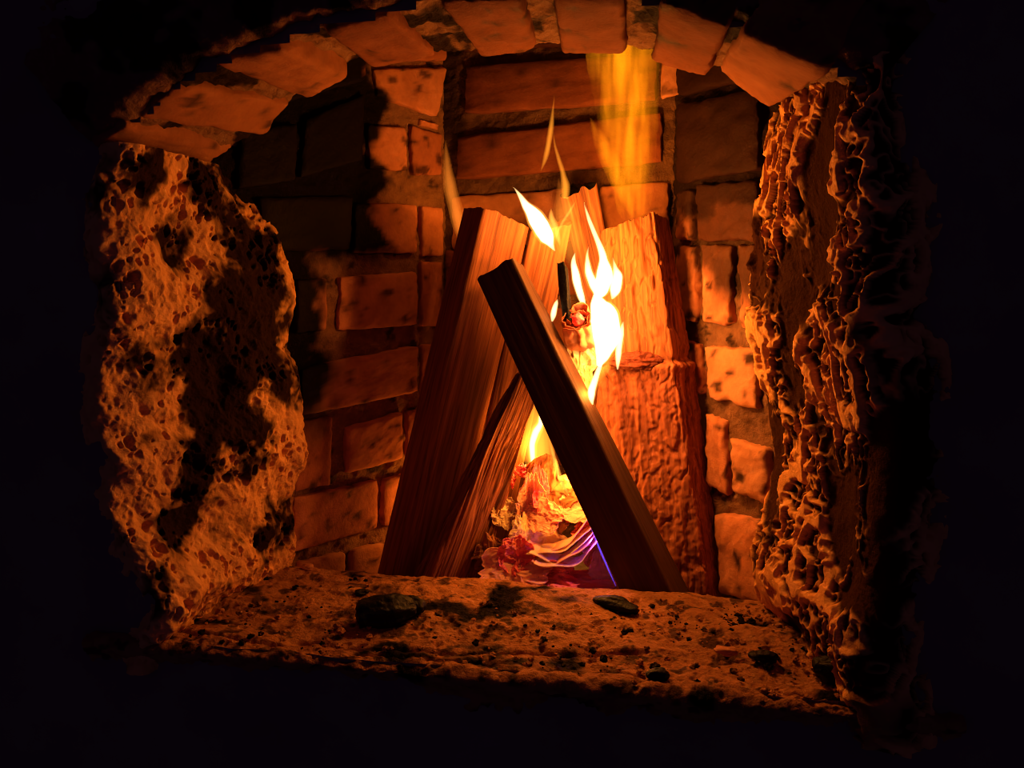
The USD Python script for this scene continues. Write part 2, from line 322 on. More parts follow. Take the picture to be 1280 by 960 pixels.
CL, CR = (-.182, .470), (.133, .425)          # the back corners of the chamber
def soot_left(Q):
    s = np.linalg.norm(Q[..., :2] - np.array([-.315, .232]), axis=-1)
    n = fbm(Q * 38, 4, 5) - .5
    up_ = sstep(.35, .385, Q[..., 2] + .05 * n)
    edge = .150 + .02 * np.sin(Q[..., 2] * 70)
    a = 1.0 * sstep(.014, -.006, s - edge - .05 * n) * up_
    b = sstep(.03, -.01, s - .045 - .08 * n) * sstep(.10, .2, Q[..., 2])
    c = sstep(.60, .74, fbm(Q * 55, 4, 8))
    return np.clip(np.maximum.reduce([a, b, .8 * c]), 0, 1)
wl = Wall('wall_chamber_left', (-.315, .232), CL, 'left brick wall inside the fire chamber, upper front part blackened', soot_shade=soot_left, ext=(.08, .03))
for pix, m in [
    ([(380, 150), (454, 118), (452, 200), (374, 222)], 'brick_dark'), ([(324, 247), (440, 245), (436, 312), (322, 316)], 'brick_dark'),
    ([(300, 165), (370, 155), (368, 226), (296, 236)], 'brick_dark'), ([(296, 330), (352, 330), (352, 404), (296, 408)], 'brick_dark'),
    ([(466, 86), (557, 84), (545, 147), (470, 121)], 'brick'), ([(459, 156), (506, 160), (508, 214), (461, 211)], 'brick'), ([(512, 157), (551, 168), (550, 219), (516, 219)], 'brick_dark'),
    ([(444, 253), (520, 256), (519, 317), (441, 317)], 'brick'), ([(526, 258), (553, 259), (552, 320), (526, 320)], 'brick'),
    ([(369, 350), (407, 348), (407, 412), (369, 416)], 'brick'), ([(425, 346), (520, 340), (520, 406), (422, 413)], 'brick'), ([(525, 326), (551, 328), (550, 408), (525, 408)], 'brick_dark'),
    ([(376, 460), (521, 432), (520, 490), (376, 520)], 'brick'), ([(526, 432), (560, 428), (560, 486), (526, 490)], 'brick_dark'),
    ([(366, 528), (414, 520), (412, 605), (366, 614)], 'brick_dark'), ([(431, 534), (502, 515), (502, 573), (431, 592)], 'brick'), ([(508, 514), (556, 506), (556, 562), (508, 572)], 'brick'),
    ([(366, 622), (470, 600), (470, 660), (366, 690)], 'brick'), ([(478, 598), (552, 582), (552, 640), (478, 658)], 'brick'),
    ([(372, 702), (430, 690), (430, 760), (372, 772)], 'brick_pale'), ([(438, 688), (545, 662), (545, 735), (438, 760)], 'brick_pale'),
    ([(318, 60), (456, 34), (456, 100), (318, 140)], 'brick_dark'), ([(466, 10), (556, 14), (556, 76), (466, 76)], 'brick_dark')]:
    wl.brick(pix, m, proud=.0045, rough=.0022, rad=.0035)
wl.brick([(524, 150), (548, 157), (546, 164), (524, 156)], 'brick', proud=.004)

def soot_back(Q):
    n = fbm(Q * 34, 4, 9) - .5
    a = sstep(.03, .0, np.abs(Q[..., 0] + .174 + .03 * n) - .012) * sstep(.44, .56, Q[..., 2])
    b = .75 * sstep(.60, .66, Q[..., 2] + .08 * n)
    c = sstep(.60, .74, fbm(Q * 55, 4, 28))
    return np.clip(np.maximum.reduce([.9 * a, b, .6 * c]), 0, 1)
wb = Wall('wall_back', CL, CR, 'back brick wall of the fire chamber behind the flames', soot_shade=soot_back, bed_soot=.62)
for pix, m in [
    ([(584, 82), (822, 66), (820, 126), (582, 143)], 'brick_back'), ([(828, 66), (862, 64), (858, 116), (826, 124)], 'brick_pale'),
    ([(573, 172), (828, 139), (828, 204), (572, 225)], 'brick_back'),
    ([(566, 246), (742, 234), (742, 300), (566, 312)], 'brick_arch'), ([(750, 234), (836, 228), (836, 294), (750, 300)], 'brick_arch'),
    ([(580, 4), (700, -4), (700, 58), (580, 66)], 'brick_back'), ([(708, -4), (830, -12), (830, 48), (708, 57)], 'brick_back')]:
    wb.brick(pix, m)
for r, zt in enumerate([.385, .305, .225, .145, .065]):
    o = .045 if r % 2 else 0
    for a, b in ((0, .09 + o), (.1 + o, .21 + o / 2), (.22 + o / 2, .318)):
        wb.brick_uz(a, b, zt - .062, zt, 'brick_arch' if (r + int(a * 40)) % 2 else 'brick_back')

def soot_right(Q):
    n = fbm(Q * 36, 4, 19) - .5
    a = .95 * sstep(.405, .43, Q[..., 2] + .05 * n)
    b = .9 * sstep(.58, .70, fbm(Q * 50, 4, 38))
    c = .85 * sstep(.33, .36, Q[..., 2] + .06 * n) * sstep(.150, .162, Q[..., 0] + .02 * n)
    e = .9 * sstep(.30, .34, Q[..., 2] + .04 * n) * sstep(.17, .185, Q[..., 0] + .03 * n) * sstep(.40, .37, Q[..., 2])
    return np.clip(np.maximum.reduce([a, b, c, e]), 0, 1)
wr = Wall('wall_chamber_right', CR, (.262, .222), 'right brick wall inside the fire chamber with sooty patches', soot_shade=soot_right, ext=(.03, .08), bed_soot=.35)
for pix, m in [
    ([(849, 130), (952, 112), (950, 212), (849, 230)], 'brick_dark'), ([(848, 240), (868, 238), (868, 300), (848, 300)], 'brick'), ([(875, 230), (950, 226), (950, 301), (875, 301)], 'brick_dark'),
    ([(880, 306), (918, 306), (916, 405), (882, 404)], 'brick'), ([(925, 306), (962, 306), (962, 410), (930, 408)], 'brick'), ([(848, 308), (872, 308), (874, 402), (852, 402)], 'brick'),
    ([(883, 432), (948, 436), (948, 512), (890, 496)], 'brick_pale'), ([(850, 424), (876, 428), (882, 494), (858, 488)], 'brick'),
    ([(884, 516), (908, 524), (912, 620), (888, 606)], 'brick'), ([(916, 548), (962, 560), (962, 632), (918, 610)], 'brick_pale'),
    ([(896, 640), (970, 654), (970, 760), (902, 742)], 'brick'), ([(848, 30), (980, 4), (980, 90), (850, 120)], 'brick_dark')]:
    wr.brick(pix, m, proud=.006, rough=.004)

# floor and vault of the chamber
U, V = np.meshgrid(np.linspace(-.40, .36, 180), np.linspace(.19, .52, 90), indexing='ij')
Pz = np.stack([U, V, np.zeros_like(U)], -1); Pz[..., 2] = -.056 + .010 * (fbm(Pz * 30, 4, 2) - .5)
obj('floor', (Pz.reshape(-1, 3), grid_faces(180, 90)), M['ash'], attr={'soot_shade': .3 * np.ones(180 * 90)}, label='ashy floor of the fire chamber below the ledge', kind='structure')
U, V = np.meshgrid(np.linspace(-.42, .38, 160), np.linspace(.19, .55, 80), indexing='ij')
Pz = np.stack([U, V, np.zeros_like(U)], -1); Pz[..., 2] = .70 - .35 * U ** 2 + .016 * (fbm(Pz * 24, 4, 2) - .5)
obj('ceiling', (Pz.reshape(-1, 3), grid_faces(160, 80)), M['mortar'], attr={'soot_shade': .9 * np.ones(160 * 80)}, label='sooty vault over the fire chamber', kind='structure')

# ------------------------------------------------------------------ arch: mortar vault with bricks
ARCH_IN = px_curve([(288, 208), (330, 172), (390, 124), (465, 84), (600, 74), (700, 68), (800, 77), (885, 94), (964, 134), (985, 148)], 0.205)
def resample(c, n):
    s = np.concatenate([[0], np.cumsum(np.linalg.norm(np.diff(c, axis=0), axis=1))]); s /= s[-1]
    return np.stack([PchipInterpolator(s, c[:, k])(np.linspace(0, 1, n)) for k in range(3)], -1)
na, nd = 520, 170
A0, A1 = resample(ARCH_FRONT, na), resample(ARCH_IN, na)
ctr = np.array([-.04, 0, .10])
def outw(p): d = (p - ctr) * [1, 0, 1]; return d / np.linalg.norm(d)
rows = []
for k in range(na):
    n0, n1 = outw(A0[k]), outw(A1[k]); e, i = A0[k] + n0 * .012, A1[k] + n1 * .012
    c = np.array([e + n0 * .13 + [0, .022, 0], e + n0 * .03 + [0, .006, 0], e + n0 * .006 + [0, .003, 0], e + [0, .012, 0], e * .66 + i * .34, e * .33 + i * .67, i + [0, -.01, 0], i + n1 * .004, i + n1 * .03 + [0, .012, 0], i + n1 * .13 + [0, .015, 0]])
    s = np.concatenate([[0], np.cumsum(np.linalg.norm(np.diff(c, axis=0), axis=1))]); s /= s[-1]
    rows.append(np.stack([PchipInterpolator(s, c[:, j])(np.linspace(0, 1, nd)) for j in range(3)], -1))
P = np.array(rows); N = grid_normals(P)
if N[na // 2, nd // 2, 2] > 0: N = -N
dd = .016 * (fbm(P * 26, 4, 3) - .5) + .009 * (ridged(P * 55, 3, 12) - .55) + .004 * (fbm(P * 150, 2, 6) - .5)
P = P + N * dd[..., None]
sa = np.clip(.25 + sstep(.5, .62, fbm(P * 28, 3, 70)), 0, .95)
arch = obj('trim_arch', (P.reshape(-1, 3), grid_faces(na, nd)), M['mortar'], attr={'soot_shade': sa.ravel()}, label='brick arch over the hearth opening, crumbling mortar between its bricks', kind='structure')

def arch_brick(front_a, front_b, back_a, back_b, mat, yf=0.0, yb=.20, label=None, seed=0, thick=.07):
    """Soffit corners: front edge a (left), b (right); back edge a, b. The brick runs upwards into the arch from its soffit."""
    fa, fb = at(*front_a, yf), at(*front_b, yf); ba, bb = at(*back_a, yb), at(*back_b, yb)
    n = np.cross(fb - fa, ba - fa); n /= np.linalg.norm(n)
    if n[2] > 0: n = -n
    v, f = brick_mesh([ba, bb, fb, fa], n, .004, thick, 300 + seed, .0032, .006)
    s = np.clip(.8 * sstep(.62, .74, fbm(v * 45, 4, 51)), 0, 1)
    obj('brick', (v, f), M[mat], arch, attr={'soot_shade': s}, label=label)
ab = [
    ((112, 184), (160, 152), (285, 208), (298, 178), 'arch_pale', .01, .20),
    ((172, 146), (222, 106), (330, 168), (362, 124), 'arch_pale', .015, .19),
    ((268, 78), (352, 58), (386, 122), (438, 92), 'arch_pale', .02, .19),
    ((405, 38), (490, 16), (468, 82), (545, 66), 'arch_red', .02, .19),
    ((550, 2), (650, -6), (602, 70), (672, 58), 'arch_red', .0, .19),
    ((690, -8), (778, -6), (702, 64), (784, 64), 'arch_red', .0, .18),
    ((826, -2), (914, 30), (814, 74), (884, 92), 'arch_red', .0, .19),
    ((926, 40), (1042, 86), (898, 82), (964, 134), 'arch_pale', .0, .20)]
for k, (fa, fb, ba, bb, m, yf, yb) in enumerate(ab): arch_brick(fa, fb, ba, bb, m, yf, yb, seed=k * 7)

# ------------------------------------------------------------------ ledge (sill) in front of the fire
nxs, nys = 620, 330
xs = np.linspace(-.43, .37, nxs)
rows = []
for k, x in enumerate(xs):
    j1 = .012 * (fbm(np.array([[x * 22, .3, .7]]), 4, 6)[0] - .5) + .004 * (fbm(np.array([[x * 120, .3, .7]]), 2, 6)[0] - .5)
    j2 = .008 * (fbm(np.array([[x * 18, 3.3, .7]]), 4, 16)[0] - .5)
    c = np.array([[x, .030, -.16], [x, .022 + j1, -.05], [x, .012 + j1, -.018], [x, .004 + j1, -.006], [x, .012 + j1, .000], [x, .06, -.004], [x, .12, .001], [x, .19, .002], [x, .215 + j2, -.001], [x, .224 + j2, -.012], [x, .226 + j2, -.07]])
    s = np.concatenate([[0], np.cumsum(np.linalg.norm(np.diff(c, axis=0), axis=1))]); s /= s[-1]
    sw = PchipInterpolator([0, .42, .92, 1], [0, s[2], s[9], 1])(np.linspace(0, 1, nys)) if False else np.interp(np.linspace(0, 1, nys), [0, .12, .93, 1], [0, s[2], s[9], 1])
    rows.append(np.stack([PchipInterpolator(s, c[:, q])(sw) for q in range(3)], -1))
P = np.array(rows); N = grid_normals(P)
if N[nxs // 2, nys // 2, 2] < 0: N = -N
d = .014 * (fbm(P * [18, 24, 18], 4, 44) - .5) + .005 * (fbm(P * 75, 3, 45) - .5) + .0035 * (ridged(P * 130, 2, 46) - .5)
crack = np.exp(-((P[..., 1] - .062 - .02 * (fbm(P * [9, 0, 0], 3, 4) - .5) - .02 * np.sin(P[..., 0] * 11)) / .0035) ** 2)
crack2 = np.exp(-((P[..., 1] - .030 - .016 * (fbm(P * [14, 0, 0], 3, 14) - .5)) / .003) ** 2)
d -= .007 * crack * sstep(.4, .55, fbm(P * [12, 3, 0], 2, 9)) + .006 * crack2 * sstep(.4, .5, fbm(P * [10, 3, 0], 2, 19))
d -= .0035 * pits(P, rng, 500, .0015, .006, 1)
fade = sstep(.0, .03, P[..., 1] + .02) * (1 - .45 * sstep(.19, .22, P[..., 1]))
P = P + N * (d * fade)[..., None]
sl = np.clip(np.maximum(sstep(.60, .74, fbm(P * [22, 30, 22], 4, 91)), .8 * sstep(.58, .68, fbm(P * 70, 3, 92))), 0, 1)
obj('trim_ledge', (P.reshape(-1, 3), grid_faces(nxs, nys)), M['ledge'], attr={'soot_shade': sl.ravel()}, label='rough crumbly ledge along the bottom of the hearth opening', kind='structure')

# ------------------------------------------------------------------ logs
def log(name, label, rails, mat, end_mat=None, amp=.0016, fibre=(150, 7), stations=200, per=26, zfloor=-.05, bulge=0.0, round_=2.0, extra=None, seed=0, split=None, end_top=True, end_amp=.002):
    """rails: corner lines from top to foot, each a list of (pixel x, pixel y, depth). A split billet is ruled between them."""
    R = []
    for r in rails:
        p = np.array([at(*q) for q in r]); e = p[-1] + (p[-1] - p[-2]) / np.linalg.norm(p[-1] - p[-2]) * 0
        dirn = (p[-1] - p[0]) / np.linalg.norm(p[-1] - p[0])
        if p[-1][2] > zfloor: e = p[-1] + dirn * (p[-1][2] - zfloor) / max(-dirn[2], .2); p = np.vstack([p, e])
        R.append(resample(p, stations))
    R = np.array(R); nr = len(R)
    top, foot = R[:, 0].mean(0), R[:, -1].mean(0)
    az = (top - foot) / np.linalg.norm(top - foot); ax = np.cross([0, 1, 0], az); ax /= np.linalg.norm(ax); ay = np.cross(az, ax)
    B = np.stack([ax, ay, az])
    loc = lambda p: (p - foot) @ B.T
    ring = []
    for k in range(nr):
        for j in range(per):
            t = j / per; ring.append(R[k] * (1 - t) + R[(k + 1) % nr] * t)
    S = loc(np.array(ring).transpose(1, 0, 2))                      # stations x ring x 3
    S = gaussian_filter1d(S, round_, axis=1, mode='wrap')
    c = S.mean(1, keepdims=True)
    tn = np.roll(S, -1, 1) - np.roll(S, 1, 1); n = np.cross(tn, [0, 0, 1.0]); n /= np.linalg.norm(n, axis=-1, keepdims=True) + 1e-12
    if np.sum(n * (S - c)) < 0: n = -n
    fr = np.array([fibre[0], fibre[0], fibre[1]])
    d = amp * 2 * (fbm(S * fr + seed, 3, seed) - .5) + amp * 1.4 * (fbm(S * fr * [.3, .3, .6] + seed, 2, seed + 5) - .5)
    if extra is not None: d = d + extra(S, n)
    S = S + n * d[..., None]
    S[0, :, 2] += end_amp * 2 * (fbm(S[0] * 140, 2, seed) - .5) * 2
    mtx = Gf.Matrix4d(*ax, 0, *ay, 0, *az, 0, *foot, 1)
    t = thing(name, label, 'log' if name == 'log' else name.replace('_', ' '), matrix=mtx)
    ns = int(stations * split[0]) if split else stations
    obj('split_side', (S[:ns].reshape(-1, 3), grid_faces(ns, nr * per, True)[:, ::-1]), M[mat], t)
    if split: obj('bark', (S[ns - 1:].reshape(-1, 3), grid_faces(stations - ns + 1, nr * per, True)[:, ::-1]), M[split[1]], t, label='reddish rough bark below the knot')
    for st, sgn in ((0, 1), (-1, -1)):
        rim = S[st]; cc = rim.mean(0); rings = [rim * f + cc * (1 - f) for f in (1, .93, .75, .5, .25, .05)]
        E = np.array(rings); E[1:, :, 2] += end_amp * sgn * (fbm(E[1:] * 170, 3, seed + 2) - .2)
        fcs = grid_faces(6, nr * per, True)
        obj('cut_end', (E.reshape(-1, 3), fcs if sgn > 0 else fcs[:, ::-1]), M[end_mat or mat], t)
    return t, loc, S

def offset(r, dx, dy): return [(x, y, Y + dy) if dx == 0 else (x + dx, y, Y + dy) for x, y, Y in r]

# A: tall billet at the back left
A_arris = [(605, 259, .300), (552, 482, .283), (499, 712, .265)]
A_left = [(577, 261, .325), (524, 484, .308), (470, 712, .290)]
A_right = [(664, 284, .345), (616, 500, .337), (562, 714, .328)]
A_back = [(632, 282, .372), (580, 500, .358), (520, 714, .350)]
log('log', 'tall brown split log leaning at the left of the stack, its left face dark', [A_left, A_arris, A_right, A_back], 'wood', amp=.0016, seed=11)
# F: log behind the white flame, leaning like the left one
log('log', 'split log deep in the stack behind the white flames, grain slanting left', [[(662, 292, .345), (566, 712, .335)], [(716, 280, .347), (630, 712, .332)], [(712, 272, .370), (622, 712, .360)], [(666, 284, .368), (570, 712, .362)]], 'wood', amp=.0018, seed=21)
# E: thin log at the very back
log('log', 'narrow log at the very back with its top poking up above the others', [[(699, 246, .382), (735, 390, .384), (800, 712, .388)], [(746, 232, .384), (765, 330, .388), (850, 712, .390)], [(742, 226, .408), (762, 330, .410), (846, 712, .412)], [(704, 236, .406), (740, 390, .408), (800, 712, .412)]], 'wood_red', end_mat='char', amp=.0025, seed=31, end_amp=.005)
# D: wide billet at the right with a knot
def d_extra(S, n):
    zz = S[..., 2]; H = S[0, :, 2].mean()
    groove = np.exp(-((zz - H * .640 - .008 * (fbm(S * 60, 2, 3) - .5)) / .004) ** 2)
    lip = np.exp(-((zz - H * .620) / .008) ** 2); lo = sstep(H * .65, H * .62, zz)
    W = S + .006 * np.stack([fbm(S * 50, 2, k) - .5 for k in (1, 2, 3)], -1)
    cr = sstep(.80, .96, ridged(W * [75, 75, 13], 1, 4)) * sstep(.35, .6, fbm(S * [40, 40, 14], 2, 6)) + .6 * sstep(.80, .96, ridged(W * [150, 150, 34], 1, 8))
    return -.004 * groove + .005 * lip - .0030 * cr + lo * (.0042 * (ridged(W * [105, 105, 45], 3, 9) - .5) * (.35 + .65 * sstep(H * .25, H * .6, zz)) + .003 * (fbm(S * 160, 3, 2) - .5)) + .003 * (fbm(S * [40, 40, 12], 2, 5) - .5)
D_right = [(836, 274, .374), (872, 490, .356), (916, 744, .332)]
D_arris = [(816, 265, .340), (840, 440, .326), (884, 744, .292)]
D_left = [(750, 290, .354), (746, 480, .338), (744, 744, .316)]
D_back = [(772, 288, .386), (775, 480, .372), (770, 744, .350)]
tD, locD, SD = log('log', 'wide split log at the right of the stack, its cracked face marked by a knot', [D_left, D_arris, D_right, D_back], 'wood', end_mat='wood', amp=.0010, extra=d_extra, seed=41, per=75, stations=320, split=(.375, 'bark'))
kn = trimesh.creation.icosphere(4, 1.0); kv = kn.vertices * [.036, .010, .010]
kv = kv + (kv / (np.linalg.norm(kv, axis=1, keepdims=True))) * (.010 * (ridged(kv * 190, 3, 3) - .5))[:, None]
kw = kv @ np.stack([RT, [-RT[1], RT[0], 0], [0, 0, 1]]) + at(800, 452, .330)
obj('knot', (locD(kw), kn.faces), M['knot'], tD, label='dark red rough knot')
# B: striated billet at the lower left
def b_extra(S, n): return .007 * (ridged(S * [260, 260, 5], 2, 14) - .55) + .004 * (fbm(S * [90, 90, 4], 2, 15) - .5) - .005 * sstep(.55, .75, fbm(S * [90, 90, 6], 2, 3))
log('log', 'short deeply grooved log leaning in front of the tall left log', [[(640, 472, .308), (522, 714, .270)], [(652, 466, .284), (539, 716, .242)], [(684, 440, .320), (605, 720, .294)], [(668, 446, .330), (586, 720, .308)]], 'wood_red', amp=.0016, fibre=(260, 6), extra=b_extra, seed=51, per=95, stations=200, round_=1.5)
# C: sawn billet leaning across the front
C_fl = [(597, 351, .262), (684, 545, .247), (774, 738, .232)]
C_fr = [(640, 322, .262), (741, 532, .247), (838, 739, .232)]
C_br = [(655, 333, .300), (765, 545, .285), (863, 741, .270)]
C_bl = [(614, 360, .300), (708, 555, .285), (800, 741, .270)]
log('log', 'straight dark sawn billet leaning diagonally across the front of the fire', [C_fl, C_fr, C_br, C_bl], 'wood_dark', end_mat='wood_dark', amp=.0007, fibre=(200, 6), seed=61, round_=1.0)

# charred stub and rolled paper in the middle of the flames
log('stick', 'small charred stick standing upright among the white flames', [[(695, 330, .292), (696, 352, .290), (701, 392, .286)], [(704, 326, .286), (708, 350, .284), (710, 392, .280)], [(711, 338, .290), (712, 355, .288), (716, 392, .286)], [(703, 332, .296), (704, 352, .296), (709, 392, .294)]], 'char', amp=.0015, seed=71, stations=60, per=10, zfloor=.30)

def ribbon(path3, width_vec, nw, thick=.0005, wob=.001, seed=0):
    """A strip of paper: path (n,3) swept along width_vec (3,) as a thin closed shell."""
    p = np.asarray(path3); n = len(p)
    w = np.linspace(0, 1, nw)
    G = p[:, None] + w[None, :, None] * np.asarray(width_vec)
    G = G + wob * 2 * np.stack([fbm(G * 70, 3, seed + k) - .5 for k in range(3)], -1)
    return shell(G, thick)

def shell(G, thick=.0005):
    N = grid_normals(G); a, b = G + N * thick / 2, G - N * thick / 2
    nu, nv = G.shape[:2]; f = grid_faces(nu, nv); k = nu * nv
    rim = np.concatenate([np.arange(nv), np.arange(1, nu) * nv + nv - 1, (nu - 1) * nv + np.arange(nv - 2, -1, -1), np.arange(nu - 2, 0, -1) * nv])
    r2 = np.roll(rim, -1)
    return np.vstack([a.reshape(-1, 3), b.reshape(-1, 3)]), np.vstack([f, f[:, ::-1] + k, np.stack([r2, rim, rim + k, r2 + k], 1)])

t = thing('paper_roll', 'rolled up burning paper with its ringed end showing among the flames', 'paper')
tip, tail = at(722, 396, .272), at(731, 432, .318)
axis = tail - tip; e1 = RT; e2 = np.cross(axis / np.linalg.norm(axis), e1); e1 = np.cross(e2, axis / np.linalg.norm(axis))
th = np.linspace(0, 2 * np.pi * 3.4, 240); rr = .0030 + .0180 * th / th[-1] + .0016 * np.sin(th * 3.3) + .013 * (fbm(np.stack([np.cos(th), np.sin(th), th * .4], -1) * 2.6, 3, 5) - .5)
path = tip + e1 * (rr * np.cos(th))[:, None] + e2 * (rr * np.sin(th))[:, None] + axis * (.05 * np.sin(th * 2.1) * .5 + .22 * (1 - th / th[-1]))[:, None]
obj('rolled_sheet', ribbon(path, axis * .9, 30, .0009, .0040, 9), M['scorched_rose'], t)
kn = trimesh.creation.icosphere(3, 1.0); kv = kn.vertices * (.007 * (.7 + .7 * fbm(kn.vertices * 2.2, 3, 4)))[:, None] + tip + axis * .10
obj('core', (kv, kn.faces), M['pink'], t, label='crumpled red core')

# ------------------------------------------------------------------ crumpled paper under the stack
def crumple(label, cx, cy, Y, w, h, mat, seed, tilt=(0., 0.), curl=0., folds=7, amp=.35, name='paper', n=90, ruffle=0, cut=True):
    """A crumpled sheet: px centre and px size at depth Y; tilt leans it back (x) and turns it (z); sharp folds, curl and a torn edge."""
    r = np.random.default_rng(seed); s = .93 / F
    a, b = np.meshgrid(np.linspace(-1, 1, n), np.linspace(-1, 1, n), indexing='ij')
    W, Hh = w * s / 2, h * s / 2
    z = np.zeros_like(a)
    for k in range(folds):
        ang = r.uniform(0, np.pi); off = r.uniform(-.7, .7); z += r.choice([-1, 1]) * np.abs(np.cos(ang) * a + np.sin(ang) * b - off) * amp / np.sqrt(folds)
    q = np.stack([a * 2.2, b * 2.2, 0 * a + seed], -1)
    z += .9 * amp * (ridged(q, 3, seed) - .5)
    if ruffle: z += .14 * np.sin(ruffle * (b + .18 * np.sin(a * 2.4 + seed)) * np.pi) * (1.1 - .5 * np.abs(a))
    ed = 1 + .34 * (fbm(np.stack([np.arctan2(b, a) * 2.2, 0 * a + seed, 0 * a], -1), 3, seed) - .5) * cut * 2
    x, y = a * np.sqrt(1 - .42 * b * b) * W * ed * 1.12, b * np.sqrt(1 - .42 * a * a) * Hh * ed * 1.12
    zz = z * (W + Hh) / 2
    if curl: y, zz = y + 0, zz + curl * (b ** 2) * Hh + curl * .5 * a * b * Hh
    G = np.stack([x, -zz, y], -1)
    tx, tz = -tilt[0], tilt[1]
    Rx = np.array([[1, 0, 0], [0, math.cos(tx), -math.sin(tx)], [0, math.sin(tx), math.cos(tx)]]); Rz = np.array([[math.cos(tz), -math.sin(tz), 0], [math.sin(tz), math.cos(tz), 0], [0, 0, 1]])
    G = G @ (Rz @ Rx).T
    G = G + at(cx, cy, Y)
    p = obj(name, shell(G, .0006), M[mat])
    return tag(p, label, 'paper', 'crumpled paper under the logs')

crumple('large crumpled pink sheet at the front of the paper pile', 700, 728, .258, 120, 46, 'pink', 1, (.55, -.1), folds=9, amp=.30)
crumple('rose sheet with creased veins against the foot of the front billet', 758, 716, .280, 44, 60, 'rose', 2, (.4, .3), folds=8, amp=.25)
crumple('tan sheet arching over the middle of the paper pile', 674, 664, .292, 62, 44, 'tan', 3, (.7, .2), curl=-.5, folds=5, amp=.30)
crumple('hot pink folded sheet beside the front billet, in the middle of the pile', 738, 658, .288, 56, 44, 'pink', 5, (.3, -.5), curl=.6, folds=5, amp=.45)
crumple('light rose flap above the hot pink folded sheet', 730, 634, .296, 66, 36, 'rose', 6, (.6, -.3), folds=4, amp=.25)
crumple('rose sheet at the lower left of the pile', 640, 714, .268, 74, 56, 'rose', 7, (.45, .3), folds=8, amp=.35)
crumple('tan scrap at the left of the pile near the grooved log', 656, 668, .280, 30, 46, 'tan', 8, (.15, .7), folds=6, amp=.35)
crumple('tall curled rose sheet at the upper left of the pile', 661, 626, .308, 32, 72, 'rose', 9, (-.1, .4), curl=.3, folds=6, amp=.35)
crumple('scorched brown sheet standing at the top of the pile', 688, 618, .318, 62, 82, 'brown', 10, (.05, -.2), folds=5, amp=.30)
crumple('dark pink curled strip hanging below the small yellow flame', 672, 612, .306, 20, 56, 'pink', 11, (.1, .5), folds=4, amp=.5)
crumple('small red scrap at the tip of the paper pile', 655, 588, .315, 20, 16, 'pink', 12, (.2, .3), folds=5, amp=.6)
crumple('small curled red scrap left of the small yellow flame', 641, 597, .312, 12, 24, 'pink', 13, (.2, .9), folds=4, amp=.6)
crumple('bright pink crumple at the heart of the pile', 646, 694, .272, 40, 48, 'pink', 14, (.25, .2), folds=8, amp=.6)
crumple('long tan paper strip hanging under the rolled paper', 724, 452, .300, 36, 78, 'tan', 16, (-.2, -.25), folds=6, amp=.35)
crumple('pale rose crumple at the right of the rippled page wad', 744, 686, .296, 34, 40, 'rose', 17, (.5, .2), folds=8, amp=.45)
crumple('hot pink scrap in the dark gap under the rippled page wad', 690, 720, .272, 60, 34, 'pink', 18, (.4, -.2), folds=8, amp=.5)
crumple('tan curled scrap at the left of the brown standing sheet', 632, 640, .300, 34, 40, 'tan', 19, (.3, .5), folds=6, amp=.5)
crumple('rose crumple below the dark pink curled strip', 682, 646, .298, 52, 36, 'rose', 20, (.4, -.4), folds=7, amp=.5)
crumple('charred brown scrap at the foot of the grooved log', 616, 696, .272, 40, 46, 'brown', 15, (.3, .6), folds=7, amp=.5)
# wad of folded pages: each page an own wavy ribbon
t = thing('page_wad', 'wad of folded tan pages with rippled edges in the paper pile', 'paper')
for k in range(5):
    u = np.linspace(0, 1, 70)
    px_ = 655 + 82 * u + 3 * k; py_ = 684 + 5.5 * k - 34 * u ** 2.2 + 10 * np.sin(u * 3.0) + 2.0 * np.sin(u * 11 + k * 1.7) + 3 * np.sin(u * 4.7 + 2.6 * k)
    pth = np.array([at(x, y, .268 - .0035 * k) for x, y in zip(px_, py_)])
    obj('page', ribbon(pth, (0.004, .022, .004), 10, .0011, .0014, 30 + k), M['tan' if k % 3 else 'rose'], t)

